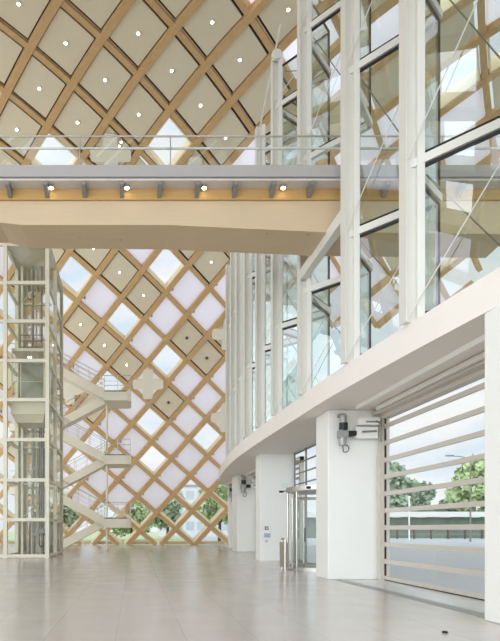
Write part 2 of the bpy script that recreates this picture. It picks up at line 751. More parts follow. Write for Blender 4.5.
# recessed downlights of the roof
def downlight(x, s, d, r, lit, label, group):
    p = surf(x, s, d)
    n = normal(s)
    t = thing('recessed_downlight', label, 'ceiling light', tuple(p), group)
    e1 = Vector((1, 0, 0))
    e2 = n.cross(e1)
    K = 14

    def disc(rr, dd):
        return [p + (e1 * math.cos(k * 2 * math.pi / K) + e2 * math.sin(k * 2 * math.pi / K)) * rr + n * dd for k in range(K)]
    m = MB()
    o0, i0, o1, i1 = disc(r * 1.6, -.03), disc(r, -.03), disc(r * 1.6, 0.03), disc(r, .03)
    vs = o0 + i0 + o1 + i1
    fs = []
    for k in range(K):
        j = (k + 1) % K
        fs += [(k, j, K + j, K + k), (2 * K + k, 3 * K + k, 3 * K + j, 2 * K + j), (k, 2 * K + k, 2 * K + j, j), (K + k, K + j, 3 * K + j, 3 * K + k)]
    m.add(vs, fs)
    m.build('trim_ring', crossm if lit else motor_grey, t)
    MB().hexa(disc(r, -.015), disc(r, .01)).build('bulb', lamp if lit else black, t)
    return t


ORD = ['first', 'second', 'third', 'fourth', 'fifth', 'sixth', 'seventh', 'eighth', 'ninth', 'tenth', 'eleventh', 'twelfth', 'thirteenth', 'fourteenth', 'fifteenth', 'sixteenth', 'seventeenth', 'eighteenth', 'nineteenth', 'twentieth']


def upx(t):
    return to_px(surf(t[2], t[3]))[0]


top = sorted([t for t in lights if to_px(surf(t[2], t[3]))[1] < 180 and t[4] == 'O' and 0 < upx(t) < 300 and to_px(surf(t[2], t[3]))[1] > 0], key=upx)
low = sorted([t for t in lights if to_px(surf(t[2], t[3]))[1] > 230 and t[4] == 'O'], key=upx)
dk = sorted([t for t in lights if t[4] == 'D'], key=upx)
for i, t in enumerate(top):
    downlight(t[2], t[3], .10, .075, True, 'glowing downlight in a beige roof panel above the bridge, %s from the left' % ORD[i], 'roof downlights above the bridge')
for i, t in enumerate(low):
    downlight(t[2], t[3], .10, .07, True, 'glowing downlight in a beige roof panel below the bridge, %s from the left' % ORD[i], 'roof downlights below the bridge')
for i, t in enumerate(dk):
    downlight(t[2], t[3], .10, .08, False, 'unlit dark downlight in a beige roof panel under the bridge, %s from the left' % ORD[i], 'unlit roof downlights')
xc, scc = xs_of(-1.5, 2.5)
for i, (dx, dsv) in enumerate(((-.62, -.42), (-.5, -.22), (.5, -.1), (.62, .12))):
    downlight(xc + dx * 1.0, scc + .55 + dsv, .09, .06, True, 'small spot beside the white cross above the bridge railing, %s from the left' % ORD[i], 'spots around the white cross')

# ------------------------------------------------------------------ balcony slab and pillars
FAS = [(6.9, -4), (6.5, 0), (6.0, 4), (5.62, 6.2), (5.37, 8.1), (5.1, 10.9), (4.89, 13.8), (4.80, 17.0), (4.73, 20.4), (4.71, 23), (4.73, 25.5), (4.91, 29.4), (5.30, 34), (5.85, 38.6), (6.25, 40.6), (6.9, 41.7), (7.5, 42.1)]


def smooth_curve(pts, n=6):
    out = []
    for i in range(len(pts) - 1):
        p0, p1, p2, p3 = pts[max(i - 1, 0)], pts[i], pts[i + 1], pts[min(i + 2, len(pts) - 1)]
        for k in range(n):
            t = k / n
            out.append(tuple(0.5 * (2 * p1[j] + (p2[j] - p0[j]) * t + (2 * p0[j] - 5 * p1[j] + 4 * p2[j] - p3[j]) * t * t + (3 * p1[j] - p0[j] - 3 * p2[j] + p3[j]) * t ** 3) for j in (0, 1)))
    out.append(pts[-1])
    return out


FC = smooth_curve(FAS)


def fas_x(y):
    for (x0, y0), (x1, y1) in zip(FC, FC[1:]):
        if y0 <= y <= y1:
            return x0 + (x1 - x0) * (y - y0) / (y1 - y0)
    return FC[-1][0]


ZB, ZT = 4.70, 5.26
slab_poly = FC + [(7.9, 42), (7.25, 34), (7.15, 24), (7.1, 8), (7.4, -4)]
tag(MB().prism(slab_poly, ZB, ZT).build('balcony_slab', warm), 'long curved white balcony slab over the entrance pillars', 'slab')


def pillar(poly, label):
    o = MB().prism(poly, 0, ZB).build('pillar', white)
    bv = o.modifiers.new('bevel', 'BEVEL')
    bv.width = 0.02
    bv.segments = 2
    bv.limit_method = 'ANGLE'
    recentre(o)
    return tag(o, label, 'pillar', 'white pillars under the balcony slab')


pillar([(5.35, 6.4), (7.0, 6.4), (7.0, 8.43), (5.35, 8.43)], 'white pillar cut by the edge of the view beside the big glazed gate')
pillar([(5.35, 15.25), (6.90, 15.25), (7.0, 16.26), (5.35, 16.26)], 'broad white pillar between the big glazed gate and the revolving door')
pillar([(5.47, 24.06), (6.95, 24.06), (6.95, 24.95), (5.47, 24.95)], 'white pillar with small wall plates beyond the revolving door')
pillar([(6.27, 33.8), (7.6, 33.8), (7.6, 35.2), (6.2, 35.2)], 'white pillar with a door motor beyond the pillar with wall plates')
pillar([(6.85, 40.4), (8.0, 40.4), (8.0, 41.2), (6.95, 41.2)], 'farthest white pillar under the rounded slab end by the lattice')


# ------------------------------------------------------------------ sectional glazed gates
def gate(label, X, y0, y1, ztop, pitch, nbars):
    g = thing('sectional_gate', label, 'gate', (X, (y0 + y1) / 2, 0))
    fr = MB()
    fr.box(X - .08, X + .12, y1 - .16, y1, 0, ZB)
    fr.box(X - .08, X + .12, y0, y0 + .16, 0, ZB)
    fr.box(X - .10, X + .12, y0, y1, ztop, ZB)
    fr.box(X - .30, X - .10, y0, y1, ztop + .1, ztop + .2)
    fr.build('gate_frame', door_bar, g)
    tk = MB()
    tk.box(X - .42, X - .34, y0, y1 - .55, ZB - .12, ZB - .02)
    tk.box(X - .95, X - .87, y0, y1 - .55, ZB - .1, ZB)
    tk.build('roller_track', white, g)
    for i in range(nbars):
        z = .05 + i * pitch
        MB().box(X - .03, X + .03, y0 + .16, y1 - .16, z - .055 if i else 0.02, z + .055).build('crossbar', door_bar, g)
        zt = min(z + pitch - .07, ztop)
        pn = MB().box(X - .008, X + .008, y0 + .18, y1 - .18, z + .055, zt + .012).build('glass_pane', door_glass, g)
        MB().box(X - .02, X + .02, y1 - .19, y1 - .16, z + .07, zt).build('gasket', dark, pn)
    MB().box(X - .02, X + .02, y0 + .16, y1 - .16, 0.0, 0.02).build('bottom_seal', dark, g)
    gp = MB().box(X - .16, X - .04, y1 - .12, y1 - .04, .0, 3.4)
    gp.box(X - .14, X - .06, y1 - .1, y1 - .06, 3.4, 4.3)
    gp.build('guide_post', door_bar, g)
    return g


gate('big glazed sectional gate with pale horizontal bars showing the street', 6.86, 8.43, 15.24, 4.42, 0.463, 10)
gate('distant sectional gate between the two farther white pillars', 7.56, 24.95, 33.8, 4.42, 0.463, 10)
gate('farthest sectional gate at the rounded end of the slab', 7.6, 35.2, 40.4, 4.42, 0.463, 10)


def motor(x, y, z, label, k=1.0):
    t = thing('gate_motor', label, 'motor', (x, y, z), 'gate motors on the pillars')
    m = MB()
    m.box(x - .13 * k, x + .1 * k, y - .1 * k, y + .12 * k, z - .08 * k, z + .12 * k)
    m.build('gear_housing', motor_grey, t)
    MB().tube([(x - .02 * k, y, z - .30 * k), (x - .02 * k, y, z - .081 * k)], .1 * k, 12).build('gear_cap', motor_grey, t)
    MB().tube([(x, y, z + .321 * k), (x, y, z + .52 * k)], .09 * k, 12).build('brake_drum', motor_grey, t)
    MB().tube([(x, y, z + .1 * k), (x, y, z + .32 * k)], .115 * k, 12).build('motor_drum', black, t)
    MB().tube([(x + .1 * k, y, z + .02 * k), (x + .34 * k, y, z + .04 * k)], [.09 * k, .07 * k], 12).build('black_cap', black, t)
    MB().box(x - .1 * k, x + .1 * k, y + .1 * k, y + .2, z + .5 * k, z + .6 * k).build('mounting_bracket', motor_grey, t)
    c = [(x + .05 * k + .1 * k * math.sin(u), y, z - .38 * k - .1 * k * math.cos(u)) for u in [i * math.pi * 1.5 / 10 - .6 for i in range(11)]]
    MB().tube([(x - .02 * k, y, z - .28 * k)] + c, .014 * k, 6).build('cable', black, t)
    return t


motor(5.70, 15.04, 3.98, 'grey and black gate motor high on the pillar before the big gate')
motor(6.62, 33.55, 3.98, 'gate motor high on the pillar beyond the pillar with wall plates', 1.25)
motor(7.05, 40.15, 3.98, 'farthest gate motor under the rounded slab end', 1.25)


def arm(x0, x1, y, z0, label):
    t = thing('track_bracket', label, 'bracket', (x0, y, z0), 'gate track brackets')
    MB().box(x0, x1, y - .05, y + .2, z0 + .36, z0 + .55).build('upper_channel', white, t)
    MB().box(x0 + .2, x1, y - .06, y - .05, z0 + .42, z0 + .46).build('dark_slot', bracket_grey, t)
    MB().box(x0 - .05, x1 - .05, y - .02, y + .2, z0, z0 + .3).build('lower_channel', white, t)
    MB().tube([(x0 + .1, y - .06, z0 + .17), (x1 - .1, y - .06, z0 + .19)], .025, 8).build('drive_shaft', bracket_grey, t)
    m = MB()
    m.tube([(x1 - .12, y - .05, z0 + .46), (x1 - .02, y - .05, z0 + .42), (x1 + .02, y - .05, z0 + .3), (x1 + .02, y - .05, z0 - .1)], .03, 8)
    m.build('curved_track', bracket_grey, t)
    return t


arm(6.09, 6.68, 15.03, 3.88, 'white track bracket beside the motor of the big gate')
arm(7.12, 7.5, 33.56, 3.88, 'white track bracket beside the motor of the distant gate')

# ------------------------------------------------------------------ revolving door and the glazed screen behind it
XW = 6.95
sw = thing('glazed_screen', 'white framed gridded window screen above and beside the revolving door', 'window', (XW, 20, 0))
fr = MB()
SY = (16.34, 17.42, 18.52, 19.68, 20.78, 22.34, 23.94)
for y in SY:
    fr.box(XW - .03, XW + .03, y - .035, y + .035, 2.86 if 17.5 < y < 20.7 else 0, ZB)
for z in (2.89, 3.31, 3.76, 4.21, 4.64):
    fr.box(XW - .025, XW + .025, 16.3, 24.0, z - .025, z + .025)
fr.box(XW - .025, XW + .025, 16.3, 17.4, .01, .07)
fr.box(XW - .025, XW + .025, 20.8, 24.0, .01, .07)
fr.build('frame', bracket_grey, sw)
for y0, y1 in zip(SY, SY[1:]):
    for z0, z1 in ((.07, 2.865), (2.915, 3.285), (3.335, 3.735), (3.785, 4.185), (4.235, 4.615)):
        if z0 < 1 and y0 > 17.4 and y1 < 20.8:
            continue
        MB().box(XW - .01, XW + .01, y0 + .035, y1 - .035, z0, z1).build('glass_pane', door_glass, sw)

RC = (6.85, 19.1)
RR = 1.5
rv = thing('revolving_door', 'round glass revolving door with steel frame in the entrance bay', 'door', (RC[0], RC[1], 0))


def arc_wall(m, r0, r1, a0, a1, z0, z1, n=16):
    for k in range(n):
        t0, t1 = a0 + (a1 - a0) * k / n, a0 + (a1 - a0) * (k + 1) / n
        q = [(RC[0] + r * math.cos(t), RC[1] + r * math.sin(t)) for r, t in ((r0, t0), (r1, t0), (r1, t1), (r0, t1))]
        m.prism(q, z0, z1)
    return m


PI = math.pi
arc_wall(MB(), 0.0, RR, 0, 2 * PI, 2.68, 2.80, 32).build('drum_roof', pale_steel, rv)
arc_wall(MB(), RR, RR + .05, PI * .5, PI * 1.5, 2.70, 2.84, 24).build('fascia_band', steel, rv)
arc_wall(MB(), RR - .12, RR + .03, 0, 2 * PI, 0.002, 0.03, 32).build('floor_ring', steel, rv)
for a0, a1 in ((PI * .62, PI * .95), (PI * 1.12, PI * 1.45)):
    w = arc_wall(MB(), RR - .02, RR, a0, a1, .1, 2.5, 12).build('curved_glass', fine_glass, rv)
    f = MB()
    for an in (a0, a1):
        x, y = RC[0] + RR * math.cos(an), RC[1] + RR * math.sin(an)
        f.tube([(x, y, 0), (x, y, 2.66)], .04, 8)
    arc_wall(f, RR - .05, RR + .03, a0, a1, .03, .12, 12)
    f.build('jamb', steel, w)
for k in range(3):
    an = PI * (.98 + k * 2 / 3)
    c, s_ = math.cos(an), math.sin(an)
    f = MB()
    for r in (.08, 1.36):
        x, y = RC[0] + r * c, RC[1] + r * s_
        f.tube([(x, y, .05), (x, y, 2.5)], .035, 8)
    for z in (.1, 2.46):
        f.bar((RC[0] + .08 * c, RC[1] + .08 * s_, z), (RC[0] + 1.36 * c, RC[1] + 1.36 * s_, z), .05, .1)
    w = f.build('door_wing', steel, rv)
    MB().bar((RC[0] + .1 * c, RC[1] + .1 * s_, 1.28), (RC[0] + 1.33 * c, RC[1] + 1.33 * s_, 1.28), .012, 2.3).build('glass_pane', fine_glass, w)
    xh, yh = RC[0] + .95 * c - .07 * s_, RC[1] + .95 * s_ + .07 * c
    MB().tube([(xh, yh, .95), (xh, yh, 1.45)], .025, 8).build('push_handle', black, w)
MB().tube([(RC[0], RC[1], 0), (RC[0], RC[1], 2.66)], .05, 10).build('centre_post', steel, rv)
MB().box(5.62, 5.95, 18.0, 18.06, 2.72, 2.80).build('sensor_bar', black, rv)
an = PI * .9
sx, sy = RC[0] + (RR + .1) * math.cos(an), RC[1] + (RR + .1) * math.sin(an)
sg = tag(recentre(MB().box(sx - .1, sx + .12, sy - .05, sy, 2.85, 3.03).build('exit_sign', mat('sign_pale_green', srgb(206, 226, 216), .5))), 'small pale green exit sign standing on the revolving door drum', 'sign')
cm = thing('door_sensor', 'small black sensor arm at the drum edge of the revolving door', 'sensor', (sx - .25, sy, 2.72))
MB().box(sx - .2, sx - .06, sy - .08, sy, 2.69, 2.76).build('housing', black, cm)
MB().tube([(sx - .1, sy - .05, 2.74), (sx + .12, sy - .02, 2.76)], .025, 8).build('bracket_arm', motor_grey, cm)

# steel barrier in front of the revolving door
br = thing('steel_barrier', 'slim stainless guard hoop standing before the revolving door', 'barrier', (5.0, 18.6, 0))
for y in (18.3, 19.0):
    MB().tube([(5.0 + (y - 18.3) * .12, y, 0), (5.0 + (y - 18.3) * .12, y, 1.05)], .045, 10).build('post', steel, br)
MB().tube([(5.0, 18.26, 1.06), (5.0 + .09, 19.04, 1.06)], .045, 10).build('top_rail', steel, br)
MB().box(4.985, 5.1, 18.34, 18.96, .12, .95).build('infill_panel', steel, br)

# plates on the pillar
XP, YP = 5.75, 24.06
fa = thing('fire_call_point', 'small dark red call point on the pillar, topmost of the wall plates', 'call point', (XP, YP, 1.37))
MB().box(XP - .07, XP + .07, YP - .05, YP - .003, 1.37, 1.51).build('housing', mat('call_red', srgb(120, 60, 52), .5), fa)
MB().box(XP - .035, XP + .035, YP - .055, YP - .05, 1.405, 1.475).build('press_plate', white, fa)
nt = thing('notice_plate', 'pale blue lettered notice on the pillar below the red call point', 'notice', (XP + .03, YP, 1.02))
MB().box(XP - .12, XP + .18, YP - .012, YP - .003, 1.02, 1.22).build('plate', mat('notice_blue', srgb(196, 204, 224), .5), nt)
k = MB()
for z in (1.06, 1.11, 1.16):
    k.box(XP - .09, XP + .15, YP - .016, YP - .012, z, z + .02)
k.build('print_lines', mat('notice_print', srgb(120, 130, 170), .5), nt)
lp = thing('wall_switch', 'small grey switch plate on the pillar, lowest of the wall plates', 'switch', (XP, YP, .82))
MB().box(XP - .05, XP + .05, YP - .02, YP - .003, .82, .92).build('plate', motor_grey, lp)
MB().box(XP - .025, XP + .025, YP - .03, YP - .02, .845, .895).build('rocker', white, lp)

# scrap on floor
scr = MB()
for i in range(7):
    an = i * .9
    scr.tube([(4.17 + .035 * math.cos(an), 7.4 + .03 * math.sin(an), .012), (4.17 + .01 * math.cos(an + 1), 7.4, .022)], .012, 6)
tag(recentre(scr.build('floor_scrap', black)), 'tiny black scrap lying on the floor before the big gate', 'scrap')

# ------------------------------------------------------------------ folded glass facade on the slab
fac = thing('glass_facade', 'tall folded glass facade with white steel columns standing on the balcony slab', 'facade', (4.9, 15, ZT))
PY = [5.2, 7.75, 10.35, 12.8, 15.85, 18.7, 21.0, 23.2, 25.1, 26.9, 28.8]
TOPS = [19, 19, 19, 19, 19, 17.4, 16.7, 15.9, 15.6, 15.4, 15.2]
LV = [8.22, 12.0, 15.7]
Pts = [Vector((fas_x(y) + .01, y)) for y in PY]
for i, (p, tz) in enumerate(zip(Pts, TOPS)):
    m = MB()
    x, y = p
    m.box(x - .10, x + .08, y - .08, y + .08, ZT, tz)
    m.box(x - .125, x - .10, y - .14, y + .14, ZT, tz)
    m.box(x + .08, x + .12, y - .16, y + .1, ZT, tz)
    d = Vector((.68, -.73))
    q = p + d * .18
    m.hexa([(q.x - .07, q.y - .07, ZT), (q.x + .05, q.y - .11, ZT), (q.x + .11, q.y + .0, ZT), (q.x - .0, q.y + .06, ZT)], [(q.x - .07, q.y - .07, tz), (q.x + .05, q.y - .11, tz), (q.x + .11, q.y + .0, tz), (q.x - .0, q.y + .06, tz)])
    m.build('column', pale_steel, fac)
for i in range(1, len(Pts)):
    p = Pts[i]
    pn = Pts[i - 1]
    gap = (p - pn).length
    L = 1.96 if gap > 2.2 else gap * .78
    E2 = p + Vector((.68, -.73)) * L
    if gap < 2.2:
        E2 = (p + pn) / 2 + Vector((gap * .55, 0))
    tz = TOPS[i] - .3
    zs = [ZT] + [z for z in LV if z < tz - .5] + [tz]
    for side, (A, B) in enumerate(((p, E2), (E2, pn))):
        dv = (B - A).normalized()
        A2, B2 = A + dv * .24, B - dv * .05
        if side == 1:
            A2, B2 = A + dv * .05, B - dv * .2
        for j in range(len(zs) - 1):
            z0, z1 = zs[j], zs[j + 1]
            bridge_bay = (i == 4 and z0 < 10 and z1 > 9.0)
            if j > 0 and not (bridge_bay and False):
                MB().bar((A.x, A.y, z0), (B.x, B.y, z0), .12, .16).build('transom', pale_steel, fac)
            if bridge_bay:
                continue
            pane = MB().bar((A2.x, A2.y, (z0 + z1) / 2), (B2.x, B2.y, (z0 + z1) / 2), .02, z1 - z0 - .28).build('glass_pane', facade_glass, fac)
            g = MB()
            g.bar((A2.x, A2.y, z1 - .12), (B2.x, B2.y, z1 - .12), .05, .05)
            g.bar((A2.x, A2.y, z0 + .13), (B2.x, B2.y, z0 + .13), .05, .03)
            g.bar((A2.x, A2.y, z0 + .12), (A2.x, A2.y, z1 - .12), .05, .05, up=(1, 0, 0))
            g.bar((B2.x, B2.y, z0 + .12), (B2.x, B2.y, z1 - .12), .03, .03, up=(1, 0, 0))
            g.build('gasket', dark, pane)
            if side == 0:
                off = Vector((-.05, -.05))
                r = MB().tube([(A.x - .1, A.y - .14, z0 + .05), (B.x + off.x, B.y + off.y, z1)], .012, 6)
                r.build('tie_rod', pale_steel, fac)
                MB().tube([(A2.x + .12, A2.y + .1, z1 - .2), (B.x + .1, B.y + .1, z0 + .2)], .014, 6).build('tie_rod', bracket_grey, fac)
MB().tube([(4.9, 18.5, 18.4), (4.75, 21.2, 16.55), (4.85, 22.6, 15.6)], .03, 6).build('tie_rod', pale_steel, fac)
pt = Pts[5]
n = MB()
for k in range(4):
    an = k * math.pi / 4
    n.bar((pt.x - .17 * math.cos(an), pt.y - .19 - .004 * k, 17.35 - .17 * math.sin(an)), (pt.x + .17 * math.cos(an), pt.y - .19 - .004 * k, 17.35 + .17 * math.sin(an)), .1, .1 + .013 * k)
n.build('cable_node', pale_steel, fac)
# upper edge beam between two columns just behind the bridge
MB().bar((Pts[4].x - .02, 15.7, 8.66), (4.99, 12.95, 8.84), .2, .3).build('edge_beam', pale_steel, fac)

# ------------------------------------------------------------------ bridge
bg = thing('foot_bridge', 'pale timber foot bridge with grey deck and glass railing spanning the hall', 'bridge', (-3, 14, 9))
BX0, BX1 = -16.0, 9.5
dk_ = MB()
dk_.box(BX0, BX1, 13.4, 13.46, 9.99, 10.27)
dk_.box(BX0, BX1, 13.46, 15.55, 10.15, 10.27)
dk_.build('deck', grey, bg)
MB().box(BX0, BX1, 13.46, 13.85, 9.93, 9.98).build('edge_soffit', mat('soffit_grey', srgb(206, 200, 196), .5), bg)
MB().box(BX0, BX1, 13.8, 15.4, 9.665, 9.93).build('edge_beam', ochre, bg)


def zz(v, y):
    return EYE + (529 - v) * y / F


st = [(BX0, 214, 236), (-3.4, 222.5, 243), (-2.85, 225, 248.3), (0.85, 225, 249.5), (4.95, 232.5, 256), (BX1, 234, 258)]
g1, g2 = MB(), MB()
YF, YK, YBk = 13.86, 14.9, 15.45
r1, r2, r3, rt, rb = [], [], [], [], []
for x, vm, vb in st:
    r1.append((x, YF, 9.664))
    r2.append((x, YF, zz(vm, YF)))
    r3.append((x, YK, zz(vb, YK)))
    rt.append((x, YBk, 9.664))
    rb.append((x, YBk, zz(vb, YK) + .35))
n = len(st)
for A, B in ((r1, r2), (r2, r3), (r3, rb), (rb, rt), (rt, r1)):
    for i in range(n - 1):
        g1.add([A[i], A[i + 1], B[i + 1], B[i]], [(0, 1, 2, 3)])
for i in (0, n - 1):
    g1.add([r1[i], r2[i], r3[i], rb[i], rt[i]], [(0, 1, 2, 3, 4)])
g1.build('box_girder', pale_wood, bg)
kn = MB()
for x, y, z in ((-2.2, 14.2, 9.07), (0.37, 14.2, 9.07), (3.0, 14.2, 8.98)):
    kn.tube([(x, y, z - .03), (x, y, z + .02)], .03, 8)
kn.build('drain_holes', black, bg)
k = -14
for i in range(-16, 14):
    x = -3.10 + .945 * i
    x = -3.13 + .935 * (i + 0)
    if x < BX0 + .3 or x > 9:
        continue
    b_ = MB()
    b_.hexa([(x - .05, 13.47, 9.84), (x + .05, 13.47, 9.84), (x + .05, 13.79, 9.70), (x - .05, 13.79, 9.70)], [(x - .05, 13.47, 9.93), (x + .05, 13.47, 9.93), (x + .05, 13.79, 9.93), (x - .05, 13.79, 9.93)])
    b_.build('bracket', bracket_grey, bg)
# railing
rl = MB()
rl.tube([(BX0, 13.95, 11.36), (BX1, 13.95, 11.36)], .022, 8)
hr = rl.build('top_rail', steel, bg)
MB().tube([(BX0, 14.02, 11.10), (BX1, 14.02, 11.10)], .028, 8).build('handrail', pale_steel, bg)
gx = -15.2
while gx < 9:
    gpn = MB().box(gx + .015, gx + 2.285, 13.95, 13.965, 10.28, 11.345).build('glass_panel', fine_glass, bg)
    MB().tube([(gx, 13.96, 10.27), (gx, 13.96, 11.34)], .016, 6).build('baluster', steel, gpn)
    gx += 2.3
for i, xb in enumerate((-2.08, -.2, 1.72, 3.68)):
    p = (xb, 13.66, 9.925)
    t = thing('bridge_spotlight', 'small glowing spotlight under the bridge deck edge, %s from the left' % ORD[i], 'spotlight', p, 'spotlights under the bridge deck')
    MB().tube([(xb, 13.66, 9.93), (xb, 13.66, 9.87)], .065, 12).build('trim_ring', steel, t)
    MB().tube([(xb, 13.66, 9.872), (xb, 13.66, 9.855)], .052, 12).build('bulb', lamp, t)

# ------------------------------------------------------------------ lift shaft and cabin
LX0, LX1, LY0, LY1, LZ = -6.24, -4.22, 26.5, 31.6, 15.2
lf = thing('lift_shaft', 'tall glazed lift shaft with pale steel frame standing beside the stairs', 'lift shaft', (-5.2, 29, 0))
for x in (LX0, LX1):
    for y in (LY0, LY1, (LY0 + LY1) / 2):
        MB().box(x - .09, x + .09, y - .09, y + .09, 0, LZ).build('corner_post', shaft_paint, lf)
MB().box(-8.5, -8.32, LY0 - .09, LY0 + .09, 0, LZ).build('corner_post', shaft_paint, lf)
tz = [0.1 + 1.93 * i for i in range(8)] + [LZ]
tz = [.1, 1.85, 3.76, 5.7, 7.62, 9.5, 11.4, 13.25, 15.1]
for z in tz:
    m = MB()
    m.box(-8.4, LX0 - .09, LY0 - .06, LY0 + .06, z - .07, z + .07)
    m.box(LX0 + .09, LX1 - .09, LY0 - .07, LY0 + .07, z - .08, z + .08)
    m.box(LX0 + .09, LX1 - .09, LY1 - .07, LY1 + .07, z - .08, z + .08)
    m.box(LX1 - .06, LX1 + .06, LY0 + .09, LY1 - .09, z - .07, z + .07)
    m.box(LX0 - .06, LX0 + .06, LY0 + .09, LY1 - .09, z - .07, z + .07)
    m.build('transom', shaft_paint, lf)
for z0, z1 in zip(tz, tz[1:]):
    z0, z1 = z0 + .09, z1 - .09
    for bx in ((LX0 + .09, LX1 - .09, LY0 - .01, LY0 + .01), (LX1 - .01, LX1 + .01, LY0 + .09, LY1 - .09), (LX0 + .09, LX1 - .09, LY1 - .01, LY1 + .01), (-8.3, LX0 - .09, LY0 - .01, LY0 + .01)):
        MB().box(*bx, z0, z1).build('glass_panel', shaft_glass, lf)
MB().box(LX0 - .09, LX1 + .09, LY0 - .09, LY1 + .09, LZ, LZ + .12).build('shaft_roof', shaft_paint, lf)
for x in (-5.72, -5.5, -5.24, -5.04, -4.62):
    MB().box(x - .035, x + .035, 29.2, 29.3, 0, LZ).build('guide_rail', shaft_paint, lf)
for x in (-5.35, -4.9):
    MB().box(x - .04, x + .04, 28.9, 28.98, 0, LZ).build('guide_rail', bracket_grey, lf)
for z in (2.8, 4.7, 6.6, 8.5, 10.4, 12.3):
    MB().box(-5.8, -4.5, 29.3, 29.42, z - .06, z + .06).build('rail_tie', shaft_paint, lf)
MB().box(-5.45, -4.8, 30.2, 30.26, .1, 3.7).build('back_panel', white, lf)
MB().box(LX0 + .2, LX1 - .1, 31.35, 31.45, .1, 1.75).build('pit_screen', mat('pit_lilac', srgb(178, 172, 188), .6), lf)
for x in (-4.94, -4.86, -4.73):
    MB().tube([(x, 28.4, 1.2), (x, 28.4, 7.1)], .022, 6).build('hoist_cable', black, lf)
for z in (.1, 4.05, 8.1):
    MB().box(-5.9, -4.5, LY1 - .16, LY1 - .1, z, z + 2.3).build('landing_door', mat('lift_door_beige', srgb(196, 188, 166), .45), lf)
MB().box(LX0 + .02, LX0 + .05, LY0 + 2.8, LY1 - .2, .1, LZ).build('side_wall', mat('shaft_green_grey', srgb(186, 182, 160), .5), lf)
for z in tz[1:-1]:
    m = MB()
    m.box(-6.0, -4.4, 28.95, 29.1, z - .05, z + .05)
    m.bar((-6.0, 29.0, z + .05), (-5.2, 29.0, z + .9), .06, .06)
    m.build('rail_tie', shaft_paint, lf)
MB().box(-5.98, -5.86, 28.8, 29.0, 0, LZ).build('guide_rail', shaft_paint, lf)
MB().box(-4.5, -4.42, 27.6, 27.75, 0, LZ).build('guide_rail', bracket_grey, lf)
lp_ = [(-4.95, 28.4, 1.3)] + [(-4.84 + .11 * math.cos(PI + PI * i / 10), 28.4, .72 - .25 * math.sin(PI * i / 10)) for i in range(11)] + [(-4.73, 28.4, 1.3), (-4.73, 28.4, .1)]
MB().tube(lp_, .03, 6).build('cable_loop', black, lf)
k = MB()
k.box(-5.35, -4.6, 28.7, 28.85, 1.05, 1.2)
k.box(-4.98, -4.66, 28.35, 28.6, 1.18, 1.42)
k.build('buffer_beam', bracket_grey, lf)

cb = thing('lift_cabin', 'glass lift cabin hanging halfway up inside the glazed shaft', 'lift cabin', (-5.2, 27.6, 6.55))
MB().hexa([(-5.85, 27.0, 6.62), (-4.55, 27.0, 6.62), (-4.55, 28.6, 6.62), (-5.85, 28.6, 6.62)], [(-6.0, 26.75, 6.98), (-4.4, 26.75, 6.98), (-4.4, 28.8, 6.98), (-6.0, 28.8, 6.98)]).build('underframe', shaft_paint, cb)
MB().box(-6.02, -4.38, 26.72, 28.85, 6.98, 7.62).build('floor_box', shaft_paint, cb)
MB().box(-6.0, -4.4, 26.75, 28.8, 10.05, 10.2).build('cabin_roof', shaft_paint, cb)
rr_ = MB()
for x in (-5.98, -4.42):
    for y in (26.78, 28.78):
        rr_.box(x - .03, x + .03, y - .03, y + .03, 7.62, 10.05)
rr_.build('cabin_frame', shaft_paint, cb)
MB().box(-5.95, -4.45, 28.74, 28.77, 7.65, 10.0).build('back_wall', mat('cabin_green', srgb(150, 152, 136), .5), cb)
MB().box(-5.95, -4.45, 26.77, 26.785, 7.65, 10.0).build('front_glass', fine_glass, cb)
MB().tube([(-5.9, 26.85, 8.6), (-4.5, 26.85, 8.6)], .025, 6).build('handrail', steel, cb)
tr = MB()
for z in (10.22, 10.5, 10.8):
    tr.tube([(-5.6, 26.8, z + .05), (-4.5, 26.8, z + .05)], .025, 6)
for x in (-5.6, -5.0, -4.5):
    tr.tube([(x, 26.8, 10.2), (x, 26.8, 10.87)], .025, 6)
tr.build('roof_railing', bracket_grey, cb)
MB().box(-5.6, -4.6, 27.4, 28.2, 10.2, 10.5).build('roof_gear', bracket_grey, cb)
MB().tube([(-5.3, 27.7, 10.06), (-5.3, 27.7, 10.03)], .09, 12).build('cabin_lamp', lamp, cb)

# ------------------------------------------------------------------ stairs
stt = thing('zigzag_staircase', 'pale zigzag staircase with rounded landings and glass railings beside the lift', 'staircase', (-3, 36, 0))
YA0, YA1, YB0, YB1 = 35.0, 36.15, 36.3, 37.45
XL, XR = -5.75, -1.95
LANDX = -0.25


